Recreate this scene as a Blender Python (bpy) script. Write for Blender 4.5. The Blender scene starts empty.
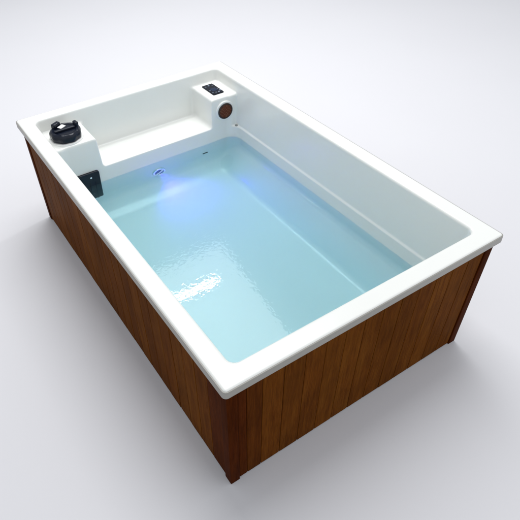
import bpy, bmesh, math, random
import numpy as np
from mathutils import Vector, Matrix
random.seed(4)
scn = bpy.context.scene
COL = scn.collection

# ------------------------------------------------------------------ sizes (metres)
W, L, H = 1.40, 2.2106, 0.697          # outer rim of the tub
LIP = 0.037                             # thickness of the acrylic rim
OV = 0.035                              # how far the rim overhangs the corner posts
WATER_Z = 0.335
FRONT_Y = 1.868                         # front face of the bench and of the corner blocks

# ------------------------------------------------------------------ node helpers
def mat(name):
    m = bpy.data.materials.new(name); m.use_nodes = True
    nt = m.node_tree
    return m, nt, nt.nodes['Principled BSDF']

def node(nt, kind, **kw):
    n = nt.nodes.new(kind)
    for k, v in kw.items():
        if k in n.inputs: n.inputs[k].default_value = v
        else: setattr(n, k, v)
    return n

def plain(name, rgb, rough=0.4, metal=0.0, bump=0.0, scale=60.0, coat=0.0, spec=0.5):
    m, nt, b = mat(name)
    b.inputs['Specular IOR Level'].default_value = spec
    b.inputs['Roughness'].default_value = rough
    b.inputs['Metallic'].default_value = metal
    if coat: b.inputs['Coat Weight'].default_value = coat
    tc = node(nt, 'ShaderNodeTexCoord')
    nz = node(nt, 'ShaderNodeTexNoise', Scale=scale, Detail=4.0)
    nt.links.new(tc.outputs['Object'], nz.inputs['Vector'])
    mx = node(nt, 'ShaderNodeMix', data_type='RGBA')
    mx.inputs['A'].default_value = (*[c * 0.93 for c in rgb], 1)
    mx.inputs['B'].default_value = (*[min(1, c * 1.05) for c in rgb], 1)
    nt.links.new(nz.outputs['Fac'], mx.inputs['Factor'])
    nt.links.new(mx.outputs['Result'], b.inputs['Base Color'])
    if bump:
        bp = node(nt, 'ShaderNodeBump', Strength=bump, Distance=0.002)
        nt.links.new(nz.outputs['Fac'], bp.inputs['Height'])
        nt.links.new(bp.outputs['Normal'], b.inputs['Normal'])
    return m

def make_acrylic():
    m, nt, b = mat('white_acrylic')
    b.inputs['Roughness'].default_value = 0.16
    b.inputs['IOR'].default_value = 1.49
    tc = node(nt, 'ShaderNodeTexCoord')
    nz = node(nt, 'ShaderNodeTexNoise', Scale=5.0, Detail=3.0)
    nt.links.new(tc.outputs['Object'], nz.inputs['Vector'])
    mx = node(nt, 'ShaderNodeMix', data_type='RGBA')
    mx.inputs['A'].default_value = (0.755, 0.762, 0.732, 1)
    mx.inputs['B'].default_value = (0.78, 0.786, 0.757, 1)
    nt.links.new(nz.outputs['Fac'], mx.inputs['Factor'])
    nt.links.new(mx.outputs['Result'], b.inputs['Base Color'])
    # faint unevenness of vacuum-formed sheet, with uneven gloss
    n2 = node(nt, 'ShaderNodeTexNoise', Scale=16.0, Detail=2.0)
    nt.links.new(tc.outputs['Object'], n2.inputs['Vector'])
    bp = node(nt, 'ShaderNodeBump', Strength=0.10, Distance=0.004)
    nt.links.new(n2.outputs['Fac'], bp.inputs['Height'])
    nt.links.new(bp.outputs['Normal'], b.inputs['Normal'])
    mr = node(nt, 'ShaderNodeMapRange')
    mr.inputs['To Min'].default_value = 0.12; mr.inputs['To Max'].default_value = 0.26
    nt.links.new(nz.outputs['Fac'], mr.inputs['Value'])
    nt.links.new(mr.outputs['Result'], b.inputs['Roughness'])
    return m

def make_wood():
    m, nt, b = mat('stained_wood')
    tc = node(nt, 'ShaderNodeTexCoord')
    at = node(nt, 'ShaderNodeAttribute', attribute_name='plank')
    mul = node(nt, 'ShaderNodeVectorMath', operation='MULTIPLY'); mul.inputs[1].default_value = (37.0, 11.0, 53.0)
    nt.links.new(at.outputs['Color'], mul.inputs[0])
    add = node(nt, 'ShaderNodeVectorMath', operation='ADD')
    nt.links.new(tc.outputs['Object'], add.inputs[0]); nt.links.new(mul.outputs[0], add.inputs[1])
    mp = node(nt, 'ShaderNodeMapping'); mp.inputs['Scale'].default_value = (1, 1, 0.07)
    nt.links.new(add.outputs[0], mp.inputs['Vector'])
    n1 = node(nt, 'ShaderNodeTexNoise', Scale=48.0, Detail=6.0, Roughness=0.62, Distortion=0.7)
    n2 = node(nt, 'ShaderNodeTexNoise', Scale=210.0, Detail=3.0, Roughness=0.6)
    n3 = node(nt, 'ShaderNodeTexNoise', Scale=4.0, Detail=3.0)
    nt.links.new(mp.outputs[0], n1.inputs['Vector']); nt.links.new(mp.outputs[0], n2.inputs['Vector'])
    nt.links.new(add.outputs[0], n3.inputs['Vector'])
    r = node(nt, 'ShaderNodeValToRGB')
    r.color_ramp.elements[0].position = 0.30; r.color_ramp.elements[0].color = WOOD[0]
    r.color_ramp.elements[1].position = 0.72; r.color_ramp.elements[1].color = WOOD[2]
    e = r.color_ramp.elements.new(0.5); e.color = WOOD[1]
    nt.links.new(n1.outputs['Fac'], r.inputs['Fac'])
    # tone of each plank
    sep = node(nt, 'ShaderNodeSeparateColor'); nt.links.new(at.outputs['Color'], sep.inputs['Color'])
    mr = node(nt, 'ShaderNodeMapRange'); mr.inputs['To Min'].default_value = 0.92; mr.inputs['To Max'].default_value = 1.06
    nt.links.new(sep.outputs['Red'], mr.inputs['Value'])
    m2 = node(nt, 'ShaderNodeMapRange'); m2.inputs['From Min'].default_value = 0.3; m2.inputs['From Max'].default_value = 0.7
    m2.inputs['To Min'].default_value = 0.78; m2.inputs['To Max'].default_value = 1.15
    nt.links.new(n2.outputs['Fac'], m2.inputs['Value'])
    m3 = node(nt, 'ShaderNodeMapRange'); m3.inputs['From Min'].default_value = 0.3; m3.inputs['From Max'].default_value = 0.7
    m3.inputs['To Min'].default_value = 0.84; m3.inputs['To Max'].default_value = 1.12
    nt.links.new(n3.outputs['Fac'], m3.inputs['Value'])
    k = node(nt, 'ShaderNodeMath', operation='MULTIPLY'); nt.links.new(mr.outputs[0], k.inputs[0]); nt.links.new(m2.outputs[0], k.inputs[1])
    k2 = node(nt, 'ShaderNodeMath', operation='MULTIPLY'); nt.links.new(k.outputs[0], k2.inputs[0]); nt.links.new(m3.outputs[0], k2.inputs[1])
    sc = node(nt, 'ShaderNodeVectorMath', operation='SCALE')
    nt.links.new(r.outputs['Color'], sc.inputs[0]); nt.links.new(k2.outputs[0], sc.inputs['Scale'])
    # some planks and the posts are stained redder
    red = node(nt, 'ShaderNodeMix', data_type='RGBA', blend_type='MULTIPLY')
    red.inputs['B'].default_value = (0.50, 0.32, 0.32, 1)
    nt.links.new(sep.outputs['Green'], red.inputs['Factor']); nt.links.new(sc.outputs[0], red.inputs['A'])
    nt.links.new(red.outputs['Result'], b.inputs['Base Color'])
    b.inputs['Roughness'].default_value = 0.46
    b.inputs['Specular IOR Level'].default_value = 0.006
    bp = node(nt, 'ShaderNodeBump', Strength=0.35, Distance=0.0015)
    nt.links.new(n2.outputs['Fac'], bp.inputs['Height']); nt.links.new(bp.outputs['Normal'], b.inputs['Normal'])
    return m

WOOD = [(0.084, 0.024, 0.003, 1), (0.116, 0.036, 0.004, 1), (0.142, 0.049, 0.006, 1)]

def make_water():
    m = bpy.data.materials.new('tub_water'); m.use_nodes = True
    nt = m.node_tree; nt.nodes.clear()
    out = node(nt, 'ShaderNodeOutputMaterial')
    g = node(nt, 'ShaderNodeBsdfRefraction', Roughness=0.0, IOR=1.33); 
    gl = node(nt, 'ShaderNodeBsdfGlossy', Roughness=0.0)
    fr = node(nt, 'ShaderNodeFresnel', IOR=1.33)
    mix = node(nt, 'ShaderNodeMixShader')
    tc = node(nt, 'ShaderNodeTexCoord')
    # fine agitated ripples near the inlet (far left), calmer towards the right and front
    n1 = node(nt, 'ShaderNodeTexNoise', Scale=55.0, Detail=1.0, Roughness=0.4, Distortion=0.6)
    n2 = node(nt, 'ShaderNodeTexNoise', Scale=5.0, Detail=2.0, Distortion=0.3)
    n3 = node(nt, 'ShaderNodeTexNoise', Scale=80.0, Detail=3.0)
    for n in (n1, n2, n3): nt.links.new(tc.outputs['Object'], n.inputs['Vector'])
    sx = node(nt, 'ShaderNodeSeparateXYZ'); nt.links.new(tc.outputs['Object'], sx.inputs[0])
    dst = node(nt, 'ShaderNodeVectorMath', operation='DISTANCE'); dst.inputs[1].default_value = (0.35, 1.35, WATER_Z)
    nt.links.new(tc.outputs['Object'], dst.inputs[0])
    amp = node(nt, 'ShaderNodeMapRange', interpolation_type='SMOOTHSTEP')
    amp.inputs['From Min'].default_value = 0.25; amp.inputs['From Max'].default_value = 0.95
    amp.inputs['To Min'].default_value = 0.9; amp.inputs['To Max'].default_value = 0.30
    nt.links.new(dst.outputs['Value'], amp.inputs['Value'])
    s = node(nt, 'ShaderNodeMath', operation='MULTIPLY_ADD'); s.inputs[1].default_value = 0.02
    nt.links.new(n3.outputs['Fac'], s.inputs[0]); nt.links.new(n1.outputs['Fac'], s.inputs[2])
    k = node(nt, 'ShaderNodeMath', operation='MULTIPLY'); nt.links.new(s.outputs[0], k.inputs[0]); nt.links.new(amp.outputs[0], k.inputs[1])
    k2 = node(nt, 'ShaderNodeMath', operation='MULTIPLY_ADD'); k2.inputs[1].default_value = 0.5
    nt.links.new(n2.outputs['Fac'], k2.inputs[0]); nt.links.new(k.outputs[0], k2.inputs[2])
    bp = node(nt, 'ShaderNodeBump', Strength=1.0, Distance=RIPPLE)
    nt.links.new(k2.outputs[0], bp.inputs['Height'])
    for n in (g, gl, fr): nt.links.new(bp.outputs['Normal'], n.inputs['Normal'])
    nt.links.new(fr.outputs[0], mix.inputs[0]); nt.links.new(g.outputs[0], mix.inputs[1]); nt.links.new(gl.outputs[0], mix.inputs[2])
    gs = node(nt, 'ShaderNodeBsdfGlass', Roughness=0.0, IOR=1.33); nt.links.new(bp.outputs['Normal'], gs.inputs['Normal'])
    nt.links.new(gs.outputs[0], out.inputs['Surface'])
    va = node(nt, 'ShaderNodeVolumeAbsorption', Density=WATER_DENS); va.inputs['Color'].default_value = WATER_COL
    vs = node(nt, 'ShaderNodeVolumeScatter', Density=WATER_SCAT, Anisotropy=0.4); vs.inputs['Color'].default_value = (0.70, 0.98, 1, 1)
    ad = node(nt, 'ShaderNodeAddShader'); nt.links.new(va.outputs[0], ad.inputs[0]); nt.links.new(vs.outputs[0], ad.inputs[1])
    nt.links.new(ad.outputs[0], out.inputs['Volume'])
    return m
RIPPLE = 0.0004
WATER_DENS = 0.86
WATER_SCAT = 0.4
WATER_COL = (0.05, 0.875, 1.0, 1)

def make_floor():
    m, nt, b = mat('studio_floor')
    tc = node(nt, 'ShaderNodeTexCoord')
    nz = node(nt, 'ShaderNodeTexNoise', Scale=0.9, Detail=4.0)
    nt.links.new(tc.outputs['Object'], nz.inputs['Vector'])
    mx = node(nt, 'ShaderNodeMix', data_type='RGBA')
    mx.inputs['A'].default_value = (0.65, 0.645, 0.668, 1); mx.inputs['B'].default_value = (0.672, 0.668, 0.69, 1)
    nt.links.new(nz.outputs['Fac'], mx.inputs['Factor']); nt.links.new(mx.outputs['Result'], b.inputs['Base Color'])
    b.inputs['Roughness'].default_value = 0.7; b.inputs['Specular IOR Level'].default_value = 0.15
    return m

def emit(name, rgb, strength):
    m, nt, b = mat(name)
    b.inputs['Base Color'].default_value = (*rgb, 1)
    b.inputs['Emission Color'].default_value = (*rgb, 1); b.inputs['Emission Strength'].default_value = strength
    return m

M = dict(acrylic=make_acrylic(), wood=make_wood(), water=make_water(), floor=make_floor(),
         black=plain('dark_navy_plastic', (0.006, 0.009, 0.018), 0.22, bump=0.15, scale=90, spec=0.3),
         panel=plain('glossy_black_panel', (0.006, 0.008, 0.015), 0.2, spec=0.15),
         ink=plain('pale_print', (0.16, 0.20, 0.27), 0.5),
         white=plain('white_plastic', (0.80, 0.80, 0.78), 0.3),
         brown=plain('brown_grille', (0.105, 0.030, 0.014), 0.6, bump=0.5, scale=260, spec=0.15),
         ring=plain('dark_ring', (0.022, 0.010, 0.007), 0.35),
         chrome=plain('polished_steel', (0.82, 0.83, 0.85), 0.12, metal=1.0),
         dark=plain('dark_recess', (0.006, 0.008, 0.010), 0.5),
         lens=emit('lit_blue_lens', (0.03, 0.06, 0.25), 0.3))

# ------------------------------------------------------------------ object helpers
def link(name, me, m, parent=None):
    o = bpy.data.objects.new(name, me); COL.objects.link(o)
    if m is not None: o.data.materials.append(m)
    if parent is not None: o.parent = parent
    return o

def bm_obj(name, bm, m, parent=None, smooth=False, bevel=0.0, seg=3):
    bmesh.ops.recalc_face_normals(bm, faces=bm.faces)
    me = bpy.data.meshes.new(name); bm.to_mesh(me); bm.free()
    o = link(name, me, m, parent)
    if bevel:
        b = o.modifiers.new('bevel', 'BEVEL'); b.width = bevel; b.segments = seg; b.limit_method = 'ANGLE'; b.angle_limit = math.radians(35)
        b.harden_normals = False
    if smooth or bevel:
        for p in me.polygons: p.use_smooth = True
        me.set_sharp_from_angle(angle=math.radians(38))
    return o

def box(bm, lo, hi):
    c = [(a + b) / 2 for a, b in zip(lo, hi)]; s = [b - a for a, b in zip(lo, hi)]
    return bmesh.ops.create_cube(bm, size=1, matrix=Matrix.Translation(c) @ Matrix.Diagonal((*s, 1)))['verts']

def lathe(bm, prof, n=64, mtx=Matrix.Identity(4)):
    """profile of (radius, height) turned about local z; ends closed"""
    rings = []
    for r, z in prof:
        rings.append([bm.verts.new(mtx @ Vector((r * math.cos(2 * math.pi * i / n), r * math.sin(2 * math.pi * i / n), z))) for i in range(n)])
    for a, b in zip(rings, rings[1:]):
        for i in range(n): bm.faces.new((a[i], a[(i + 1) % n], b[(i + 1) % n], b[i]))
    bm.faces.new(rings[0][::-1]); bm.faces.new(rings[-1])

def plate_outline(x0, x1, z0, z1, r, n=6):
    pts = []
    for cx, cz, a0 in ((x1 - r, z1 - r, 0), (x0 + r, z1 - r, 90), (x0 + r, z0 + r, 180), (x1 - r, z0 + r, 270)):
        for i in range(n + 1):
            a = math.radians(a0 + 90 * i / n); pts.append((cx + r * math.cos(a), cz + r * math.sin(a)))
    return pts

def extrude_outline(bm, pts, mtx, depth):
    a = [bm.verts.new(mtx @ Vector((x, y, 0))) for x, y in pts]
    b = [bm.verts.new(mtx @ Vector((x, y, depth))) for x, y in pts]
    n = len(pts)
    bm.faces.new(a[::-1]); bm.faces.new(b)
    for i in range(n): bm.faces.new((a[i], a[(i + 1) % n], b[(i + 1) % n], b[i]))

# plane facing -y (towards the front of the tub): local x -> x, local y -> z, local z -> -y
def facing_front(x, y, z): return Matrix(((1, 0, 0, x), (0, 0, -1, y), (0, 1, 0, z), (0, 0, 0, 1)))

# ------------------------------------------------------------------ the acrylic shell (signed distance field -> mesh)
def rbox2(X, Y, cx, cy, hx, hy, r):
    qx = np.abs(X - cx) - (hx - r); qy = np.abs(Y - cy) - (hy - r)
    return np.hypot(np.maximum(qx, 0), np.maximum(qy, 0)) + np.minimum(np.maximum(qx, qy), 0) - r

def well(X, Y, Z, x0, x1, y0, y1, z0, slope, zlo, rv, rb):
    """open-topped cavity, its walls leaning outwards by slope, vertical corners rv, bottom edge rb"""
    g = slope * (Z - z0)
    d2 = rbox2(X, Y, (x0 + x1) / 2, (y0 + y1) / 2, (x1 - x0) / 2 + g, (y1 - y0) / 2 + g, rv)
    w = zlo - Z
    a = d2 + rb; b = w + rb
    return np.hypot(np.maximum(a, 0), np.maximum(b, 0)) + np.minimum(np.maximum(a, b), 0) - rb

def smin(a, b, k):
    h = np.maximum(k - np.abs(a - b), 0) / k
    return np.minimum(a, b) - h * h * k * 0.25

def smax(a, b, k): return -smin(-a, -b, k)

def box3(X, Y, Z, lo, hi, r, rv):
    d2 = rbox2(X, Y, (lo[0] + hi[0]) / 2, (lo[1] + hi[1]) / 2, (hi[0] - lo[0]) / 2, (hi[1] - lo[1]) / 2, rv)
    w = np.abs(Z - (lo[2] + hi[2]) / 2) - (hi[2] - lo[2]) / 2
    a = d2 + r; b = w + r
    return np.hypot(np.maximum(a, 0), np.maximum(b, 0)) + np.minimum(np.maximum(a, b), 0) - r

def shell_sdf(X, Y, Z):
    rim = box3(X, Y, Z, (0, 0, H - LIP), (W, L, H), 0.006, 0.014)
    body = box3(X, Y, Z, (0.055, 0.055, 0.02), (1.345, L - 0.055, H - 0.003), 0.004, 0.03)
    solid = np.minimum(rim, body)
    basin = well(X, Y, Z, 0.107, 1.286, 0.107, FRONT_Y, 0.41, 0.05, FLOOR_Z, 0.075, 0.03)
    # underwater the side walls lean in over a sloping cove
    cove_x = (1.115 - X + (Z - FLOOR_Z) * 0.95) * 0.725
    cove_y = (1.735 - Y + (Z - FLOOR_Z) * 1.5) * 0.555
    basin = smax(basin, -cove_x, 0.02); basin = smax(basin, -cove_y, 0.04)
    upper = well(X, Y, Z, 0.04, 1.36, 0.04, FRONT_Y + 0.008, 0.62, 0.10, 0.412, 0.03, 0.006)
    seat = well(X, Y, Z, 0.352, 1.118, 1.40, 2.135, 0.50, 0.06, 0.430, 0.055, 0.020)
    top = well(X, Y, Z, 0.03, 1.37, 0.60, 2.18, 0.697, 0.0, 0.620, 0.02, 0.012)
    env = well(X, Y, Z, 0.081, 1.319, 0.081, 2.130, 0.697, 0.10, -1.0, 0.035, 0.0)   # the wall all round, down from the rim
    cav = smin(upper, seat, 0.016)
    cav = smin(cav, top, 0.018)
    cav = smax(cav, env, 0.010)
    cav = smin(basin, cav, 0.008)
    k = 0.014
    return -smin(-solid, cav, k)
FLOOR_Z = 0.06

def surface_nets(sdf, lo, hi, h):
    n = [int(math.ceil((b - a) / h)) + 1 for a, b in zip(lo, hi)]
    xs = [lo[i] + h * np.arange(n[i]) for i in range(3)]
    F = np.empty(n, np.float32)
    for i0 in range(0, n[0], 16):
        X, Y, Z = np.meshgrid(xs[0][i0:i0 + 16], xs[1], xs[2], indexing='ij')
        F[i0:i0 + 16] = sdf(X, Y, Z)
    S = F < 0
    acc = np.zeros([m - 1 for m in n] + [3], np.float32); cnt = np.zeros([m - 1 for m in n], np.float32)
    cs = [m - 1 for m in n]
    for ax in range(3):
        o = [a for a in range(3) if a != ax]
        for da in (0, 1):
            for db in (0, 1):
                s0 = [None] * 3; s1 = [None] * 3
                s0[ax] = slice(0, cs[ax]); s1[ax] = slice(1, cs[ax] + 1)
                for a, d in zip(o, (da, db)): s0[a] = slice(d, d + cs[a]); s1[a] = s0[a]
                f0 = F[tuple(s0)]; f1 = F[tuple(s1)]
                c = S[tuple(s0)] != S[tuple(s1)]
                t = np.where(c, f0 / np.where(c, f0 - f1, 1), 0)
                cnt += c
                acc[..., ax] += t
                for a, d in zip(o, (da, db)): acc[..., a] += c * d
    act = cnt > 0
    idx = -np.ones(cs, np.int64); idx[act] = np.arange(act.sum())
    V = np.argwhere(act).astype(np.float64) + acc[act] / cnt[act][:, None]
    V = V * h + np.array(lo)
    Q = []
    for ax in range(3):
        o = [(ax + 1) % 3, (ax + 2) % 3]
        s0 = [slice(1, c) for c in cs]; s1 = [slice(1, c) for c in cs]
        s0[ax] = slice(0, cs[ax]); s1[ax] = slice(1, cs[ax] + 1)
        A = S[tuple(s0)]; B = S[tuple(s1)]
        E = np.argwhere(A != B)
        inside = A[tuple(E.T)]
        E = E.copy()
        for a in o: E[:, a] += 1
        def off(da, db):
            J = E.copy(); J[:, o[0]] -= da; J[:, o[1]] -= db
            return idx[tuple(J.T)]
        q = np.stack([off(1, 1), off(0, 1), off(0, 0), off(1, 0)], 1)
        q[~inside] = q[~inside][:, ::-1]
        Q.append(q)
    return V, np.concatenate(Q)

def grad(sdf, V, e=4e-4):
    G = np.empty_like(V)
    for a in range(3):
        P = V.copy(); N = V.copy(); P[:, a] += e; N[:, a] -= e
        G[:, a] = (sdf(*P.T) - sdf(*N.T)) / (2 * e)
    return G

def build_shell(parent):
    V, Q = surface_nets(shell_sdf, (-0.03, -0.03, 0.0), (W + 0.03, L + 0.03, H + 0.03), 0.0075)
    for _ in range(3):
        G = grad(shell_sdf, V); d = shell_sdf(*V.T)
        st = -G * (d / np.maximum((G * G).sum(1), 0.1))[:, None]
        ln = np.linalg.norm(st, axis=1, keepdims=True); st *= np.minimum(1, 0.004 / np.maximum(ln, 1e-9))
        V = V + st
    me = bpy.data.meshes.new('shell')
    me.vertices.add(len(V)); me.vertices.foreach_set('co', V.astype(np.float32).ravel())
    me.loops.add(Q.size); me.loops.foreach_set('vertex_index', Q.astype(np.int32).ravel())
    me.polygons.add(len(Q)); me.polygons.foreach_set('loop_start', np.arange(0, Q.size, 4, dtype=np.int32))
    me.update(calc_edges=True); me.validate()
    me.polygons.foreach_set('use_smooth', np.ones(len(me.polygons), bool))
    G = grad(shell_sdf, V, 1e-3); G /= np.maximum(np.linalg.norm(G, axis=1, keepdims=True), 1e-9)
    me.normals_split_custom_set_from_vertices(G.astype(np.float32).tolist())
    return link('shell', me, M['acrylic'], parent)

# ------------------------------------------------------------------ floor
bm = bmesh.new()
bmesh.ops.create_grid(bm, x_segments=8, y_segments=8, size=14, matrix=Matrix.Translation((0.7, 4.0, 0)))
fl = bm_obj('floor', bm, M['floor']); fl['kind'] = 'structure'

# ------------------------------------------------------------------ the tub
tub = bpy.data.objects.new('plunge_tub', None); COL.objects.link(tub)
tub.location = (0, 0, 0)
tub['label'] = 'white acrylic plunge tub with dark brown plank skirting, filled with pale blue water'
tub['category'] = 'bathtub'
build_shell(tub)

def tint(me, spans):
    """store per-plank random tone (R), redness (G) and a seed (B) on the corners"""
    ca = me.color_attributes.new('plank', 'FLOAT_COLOR', 'CORNER')
    for p in me.polygons:
        c = spans[p.material_index if False else p.index // 1]
        for li in p.loop_indices: ca.data[li].color = c

def flare(me):
    """the skirt leans out slightly from the floor up to the rim"""
    for v in me.vertices:
        t = v.co.z / ZT * 0.019
        v.co.x += t * (v.co.x - W / 2) / (W / 2 - OV); v.co.y += t * (v.co.y - L / 2) / (L / 2 - OV)

def skirt_side(axis, a0, a1, face, inward, zlo, zhi, pitch, red_ends=0, first=()):
    """planks along x (axis 0) or y (axis 1); face = outer face coordinate, inward = +1/-1"""
    bm = bmesh.new(); tags = {}
    edges = [a0]
    for f in first: edges.append(edges[-1] + f)
    m = max(1, round((a1 - edges[-1]) / pitch)); w = (a1 - edges[-1]) / m
    edges += [edges[-1] + w * (q + 1) for q in range(m)]
    n = len(edges) - 1
    lay = bm.faces.layers.int.new('pid')
    def put(lo, hi, pid):
        vs = box(bm, lo, hi)
        es = {e for v in vs for e in v.link_edges}
        r = bmesh.ops.bevel(bm, geom=list(es), offset=0.0035, segments=2, affect='EDGES', profile=0.6)
        return r
    done = set()
    for i in range(n + 1):
        if i < n:
            s, e = edges[i] + 0.0009, edges[i + 1] - 0.0009
            th = 0.018; j = random.uniform(-0.0006, 0.0006)
            f0 = face + inward * j; f1 = face + inward * th
        else:
            s, e = a0 + 0.001, a1 - 0.001; f0 = face + inward * 0.0165; f1 = face + inward * 0.024
        y0, y1 = min(f0, f1), max(f0, f1)
        lo = (s, y0, zlo) if axis == 0 else (y0, s, zlo)
        hi = (e, y1, zhi) if axis == 0 else (y1, e, zhi)
        put(lo, hi, i)
        for f in bm.faces:
            if f not in done: f[lay] = i; done.add(f)
    red = [random.random() ** 2.0 * 0.3 for _ in range(n + 1)]
    if red_ends & 1: red[0] = 0.95
    if first: red[1] = 0.6
    if red_ends & 2: red[n - 1] = 0.8; 
    cols = [(random.random(), red[i], random.random(), 1) for i in range(n)] + [(0.0, 1, 0, 1)]
    pid = [f[lay] for f in bm.faces]
    o = bm_obj('side_panel', bm, M['wood'], tub); flare(o.data)
    ca = o.data.color_attributes.new('plank', 'FLOAT_COLOR', 'CORNER')
    for p, k in zip(o.data.polygons, pid):
        for li in p.loop_indices: ca.data[li].color = cols[k]
    return o

POST = 0.044; ZT = H - LIP - 0.002
x0, x1, y0, y1 = OV, W - OV, OV, L - OV
IN = 0.005
skirt_side(0, x0 + POST + 0.001, x1 - POST - 0.001, y0 + IN, 1, 0.007, ZT, 0.095, 1, (0.038, 0.068))
skirt_side(0, x0 + POST + 0.001, x1 - POST - 0.001, y1 - IN, -1, 0.007, ZT, 0.095)
skirt_side(1, y0 + POST + 0.001, y1 - POST - 0.001, x0 + IN, 1, 0.007, ZT, 0.095, 1)
skirt_side(1, y0 + POST + 0.001, y1 - POST - 0.001, x1 - IN, -1, 0.007, ZT, 0.095)
for cx, cy in ((x0, y0), (x1 - POST, y0), (x1 - POST, y1 - POST), (x0, y1 - POST)):
    bm = bmesh.new(); box(bm, (cx, cy, 0.0), (cx + POST, cy + POST, ZT))
    bmesh.ops.bevel(bm, geom=bm.edges[:], offset=0.004, segments=3, affect='EDGES', profile=0.6)
    o = bm_obj('corner_post', bm, M['wood'], tub, smooth=True); flare(o.data)
    ca = o.data.color_attributes.new('plank', 'FLOAT_COLOR', 'CORNER')
    c = (0.0 if cx > 0.5 else 0.12, 1.0, random.random(), 1)
    for d in ca.data: d.color = c

# grey band round the edge of the rim
bm = bmesh.new()
def rr_ring(grow, r): return plate_outline(-grow, W + grow, -grow, L + grow, r, 6)
o_, i_ = rr_ring(0.004, 0.018), rr_ring(-0.004, 0.010)
rings = []
for pts, z in ((o_, H - LIP - 0.001), (o_, H - 0.0045), (i_, H - 0.0045), (i_, H - LIP - 0.001)):
    rings.append([bm.verts.new((x, y, z)) for x, y in pts])
for a, b in zip(rings, rings[1:] + rings[:1]):
    for i in range(len(a)): bm.faces.new((a[i], a[(i + 1) % len(a)], b[(i + 1) % len(a)], b[i]))
bm_obj('edge_trim', bm, plain('grey_edge_trim', (0.29, 0.28, 0.255), 0.35), tub, bevel=0.0015)

# filter lid on the left corner block
LC = Vector((0.208, 1.985, 0.620))
bm = bmesh.new()
lathe(bm, [(0.098, -0.004), (0.098, 0.004), (0.096, 0.007), (0.080, 0.008)], 72, Matrix.Translation(LC))
collar = bm_obj('collar', bm, M['white'], tub, smooth=True)
bm = bmesh.new()
lathe(bm, [(0.080, 0.0065), (0.086, 0.010), (0.089, 0.026), (0.088, 0.042), (0.083, 0.052), (0.074, 0.057), (0.064, 0.055), (0.058, 0.049), (0.030, 0.048), (0.010, 0.049)], 96, Matrix.Translation(LC))
for v in bm.verts:                       # grip lobes round the side
    d = v.co - LC; rr = math.hypot(d.x, d.y)
    if rr > 0.07:
        k = 1 + 0.022 * math.cos(9 * math.atan2(d.y, d.x)) * min(1, (rr - 0.07) / 0.012)
        v.co.x = LC.x + d.x * k; v.co.y = LC.y + d.y * k
lid = bm_obj('filter_lid', bm, M['black'], tub, smooth=True)
def on_lid(name, ang, rr, lo, hi, m, parent, bev=0.003, spin=0):
    b_ = bmesh.new(); vs = box(b_, lo, hi)
    bmesh.ops.transform(b_, verts=vs, matrix=Matrix.Translation(LC) @ Matrix.Rotation(math.radians(ang), 4, 'Z') @ Matrix.Translation((rr, 0, 0)) @ Matrix.Rotation(math.radians(spin), 4, 'Z'))
    return bm_obj(name, b_, m, parent, bevel=bev)
hd = on_lid('handle', 0, 0, (-0.062, -0.010, 0.0475), (0.062, 0.010, 0.062), M['black'], lid, 0.005)
hd.rotation_euler = (0, 0, 0)
on_lid('lug', 118, 0.066, (-0.014, -0.026, 0.045), (0.014, 0.026, 0.078), M['black'], lid, 0.006)
on_lid('lug', 8, 0.072, (-0.012, -0.018, 0.045), (0.010, 0.018, 0.080), M['black'], lid, 0.006)
on_lid('white_plate', 105, 0.030, (-0.015, -0.020, 0.0590), (0.015, 0.020, 0.0625), M['white'], lid, 0.0012, 12)  # small white plate on top of the lid

# skimmer cover on the front of the left corner block, its foot under water
bm = bmesh.new()
FY = FRONT_Y - 0.016
extrude_outline(bm, plate_outline(0.135, 0.318, 0.095, 0.425, 0.014), facing_front(0, FRONT_Y + 0.012, 0), 0.026)
sk = bm_obj('skimmer_cover', bm, M['black'], tub, bevel=0.004)
FYs = FRONT_Y + 0.012 - 0.026
bm = bmesh.new()
for i in range(4):
    xx = 0.180 + i * 0.034
    box(bm, (xx, FYs - 0.0012, 0.150), (xx + 0.006, FYs + 0.004, 0.362))
bm_obj('grille', bm, M['panel'], sk, bevel=0.002)
for xx, zz in ((0.262, 0.392),):
    bm = bmesh.new(); lathe(bm, [(0.006, 0.0), (0.006, 0.002), (0.004, 0.0035)], 16, facing_front(xx, FYs + 0.0004, zz))
    bm_obj('screw', bm, M['chrome'], sk, smooth=True)

# control panel on top of the right corner block
bm = bmesh.new()
PZ = 0.620
pm = Matrix.Translation((1.212, 2.006, PZ - 0.004)) @ Matrix.Rotation(math.radians(0), 4, 'Z')
extrude_outline(bm, plate_outline(-0.040, 0.040, -0.074, 0.074, 0.008), pm, 0.010)
cp = bm_obj('control_panel', bm, M['panel'], tub, bevel=0.002)
bm = bmesh.new()
extrude_outline(bm, plate_outline(-0.020, 0.020, -0.022, 0.022, 0.004), pm @ Matrix.Translation((0, -0.012, 0.0096)), 0.0012)
bm_obj('display', bm, plain('dark_display', (0.012, 0.022, 0.05), 0.15, spec=0.2), cp)
for i, (bx, by) in enumerate(((-0.026, 0.046), (0.0, 0.052), (0.026, 0.046), (-0.028, -0.046), (-0.008, -0.054), (0.012, -0.054), (0.029, -0.040), (0.029, -0.012), (-0.029, -0.012))):
    bm = bmesh.new(); 
    lathe(bm, [(0.0065, 0), (0.0065, 0.0012), (0.0055, 0.0016)], 20, pm @ Matrix.Translation((bx, by, 0.0098)))
    bm_obj('button', bm, M['ink'] if i in (1, 5, 6) else plain('slate_button', (0.045, 0.06, 0.09), 0.3), cp, smooth=True)

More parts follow.
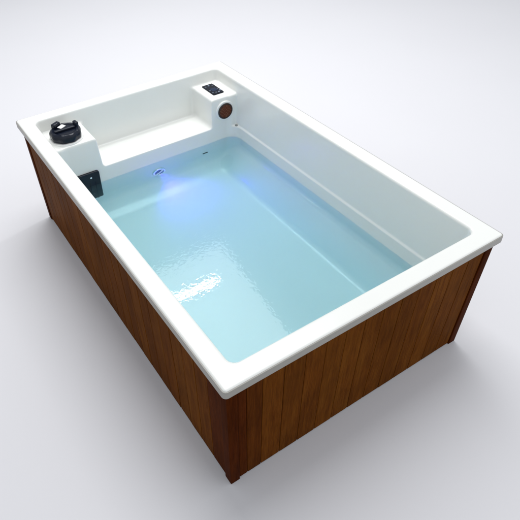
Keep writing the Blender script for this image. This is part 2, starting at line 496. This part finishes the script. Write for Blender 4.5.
# speaker in the front face of the right corner block
SP = (1.214, FRONT_Y + 0.004, 0.528)
fm = facing_front(*SP)
bm = bmesh.new()
lathe(bm, [(0.066, -0.006), (0.066, 0.003), (0.063, 0.006), (0.053, 0.0065)], 64, fm)
sp = bm_obj('speaker', bm, M['white'], tub, smooth=True)
bm = bmesh.new()
lathe(bm, [(0.0535, 0.005), (0.0535, 0.010), (0.051, 0.0125), (0.045, 0.0125), (0.043, 0.009)], 64, fm)
bm_obj('ring', bm, M['ring'], sp, smooth=True)
bm = bmesh.new()
lathe(bm, [(0.044, 0.007), (0.043, 0.0105), (0.030, 0.0125), (0.010, 0.0135)], 48, fm)
bm_obj('grille', bm, M['brown'], sp, smooth=True)
bm = bmesh.new()
for rr, k in ((0.012, 6), (0.023, 12), (0.032, 18), (0.040, 22)):
    for i in range(k):
        a = 2 * math.pi * i / k
        lathe(bm, [(0.0032, 0.0), (0.0024, 0.0022)], 8, fm @ Matrix.Translation((rr * math.cos(a), rr * math.sin(a), 0.0108 + 0.0018 * (1 - rr / 0.046))))
bm_obj('perforation', bm, plain('copper_stud', (0.16, 0.055, 0.025), 0.4), sp, smooth=True)

# light and outlet in the bench front, under water
def wall_y(z): return FRONT_Y + 0.05 * (z - 0.41)
LZ = 0.205; LX = 0.700
lm = facing_front(LX, wall_y(LZ) + 0.002, LZ)
bm = bmesh.new()
lathe(bm, [(0.046, -0.006), (0.046, 0.006), (0.042, 0.011), (0.033, 0.012), (0.030, 0.006)], 48, lm)
li = bm_obj('light_fitting', bm, M['chrome'], tub, smooth=True)
bm = bmesh.new()
lathe(bm, [(0.029, 0.004), (0.027, 0.009), (0.012, 0.013)], 32, lm)
bm_obj('lens', bm, M['lens'], li, smooth=True)
bm = bmesh.new(); 
extrude_outline(bm, plate_outline(-0.030, 0.030, -0.006, 0.006, 0.004), lm @ Matrix.Rotation(math.radians(35), 4, 'Z') @ Matrix.Translation((0, 0, 0.010)), 0.006)
bm_obj('crossbar', bm, M['white'], li)
jm = facing_front(1.045, wall_y(0.225) + 0.002, 0.225)
bm = bmesh.new(); extrude_outline(bm, plate_outline(-0.020, 0.020, -0.005, 0.005, 0.0045), jm, 0.006)
bm_obj('outlet_or_shade', bm, M['dark'], tub, bevel=0.001)
# grey cap stands in for the shade where the right wall ledge ends
bm = bmesh.new()
lathe(bm, [(0.010, -0.004), (0.010, 0.002), (0.006, 0.003)], 20, Matrix.Translation((1.283, 1.842, 0.414)))
bm_obj('outlet_or_shade', bm, plain('ledge_shade_grey', (0.25, 0.26, 0.25), 0.4), tub, smooth=True)

# ------------------------------------------------------------------ water (closed volume, its sides run inside the shell)
bm = bmesh.new()
out = plate_outline(0.088, 1.303, 0.088, FRONT_Y + 0.020, 0.06, 8)
extrude_outline(bm, out, Matrix.Translation((0, 0, 0.040)), WATER_Z - 0.040)
wt = bm_obj('water', bm, M['water']); wt['kind'] = 'structure'

# ------------------------------------------------------------------ light
wld = bpy.data.worlds.new('World'); scn.world = wld; wld.use_nodes = True
bg = wld.node_tree.nodes['Background']
bg.inputs['Strength'].default_value = 0.60
wn = wld.node_tree                      # a studio that is brighter on the side the photographer stands
wtc = node(wn, 'ShaderNodeTexCoord'); wsp = node(wn, 'ShaderNodeSeparateXYZ'); wn.links.new(wtc.outputs['Generated'], wsp.inputs[0])
wmr = node(wn, 'ShaderNodeMapRange', interpolation_type='SMOOTHSTEP')
wmr.inputs['From Min'].default_value = -0.8; wmr.inputs['From Max'].default_value = 0.8
wn.links.new(wsp.outputs['Y'], wmr.inputs['Value'])
wmx = node(wn, 'ShaderNodeMix', data_type='RGBA')
wmx.inputs['A'].default_value = (1.42, 1.47, 1.53, 1); wmx.inputs['B'].default_value = (0.72, 0.74, 0.77, 1)
wn.links.new(wmr.outputs['Result'], wmx.inputs['Factor']); wn.links.new(wmx.outputs['Result'], bg.inputs['Color'])

def area(name, loc, target, sx, sy, radiance, col=(1, 1, 1), roll=0):
    l = bpy.data.lights.new(name, 'AREA'); l.shape = 'RECTANGLE'; l.size = sx; l.size_y = sy
    l.energy = radiance * math.pi * sx * sy; l.color = col
    o = bpy.data.objects.new(name, l); COL.objects.link(o)
    o.location = loc
    d = Vector(target) - Vector(loc)
    o.rotation_euler = d.to_track_quat('-Z', 'Y').to_euler()
    return o
sb = area("softbox", (1.9, 3.5, 6.5), (1.9, 3.5, 0.0), 4.0, 6.0, 3.3, (0.99, 0.995, 1.0))
sb.rotation_euler = (math.radians(-13), 0, 0); sb.data.spread = math.radians(140)
area('strip_lamp', (1.22, 2.50, 2.30), (1.22, 2.40, 0.3), 0.52, 0.07, 65.0)

sl = bpy.data.lights.new('blue_lamp', 'SPOT'); sl.energy = 8.0; sl.color = (0.10, 0.035, 1.0)
sl.spot_size = math.radians(112); sl.spot_blend = 0.9; sl.shadow_soft_size = 0.006
so = bpy.data.objects.new('blue_lamp', sl); COL.objects.link(so)
so.location = (LX, wall_y(LZ) - 0.030, LZ)
so.rotation_euler = Vector((0.30, -1.0, -0.40)).to_track_quat('-Z', 'Y').to_euler()

# ------------------------------------------------------------------ camera
cam = bpy.data.cameras.new('camera'); co = bpy.data.objects.new('camera', cam); COL.objects.link(co)
R = ((0.8427832, -0.53729169, -0.03215778), (-0.36051192, -0.51910817, -0.77495668), (0.39968442, 0.66471373, -0.63119571))
C = Vector((-0.57035357, -0.95103576, 2.29492423))
rot = Matrix((R[0], [-v for v in R[1]], [-v for v in R[2]])).transposed()
co.matrix_world = Matrix.Translation(C) @ rot.to_4x4()
cam.sensor_width = 36.0; cam.lens = 578.7836 / 520 * 36
cam.shift_x = (260 - 217.893892) / 520; cam.shift_y = -(260 - 226.035062) / 520
cam.clip_start = 0.05; cam.clip_end = 200
scn.camera = co

# ------------------------------------------------------------------ render settings
vs_ = scn.view_settings
vs_.view_transform = 'Standard'; vs_.look = 'None'; vs_.exposure = 0; vs_.gamma = 1; vs_.use_curve_mapping = False
cy = scn.cycles
cy.max_bounces = 28; cy.volume_bounces = 3; cy.diffuse_bounces = 16; cy.transmission_bounces = 16; cy.glossy_bounces = 14
cy.caustics_refractive = True; cy.caustics_reflective = True
cy.sample_clamp_indirect = 12.0; cy.blur_glossy = 0.5
cy.use_denoising = True
try: cy.denoiser = 'OPENIMAGEDENOISE'
except Exception: pass
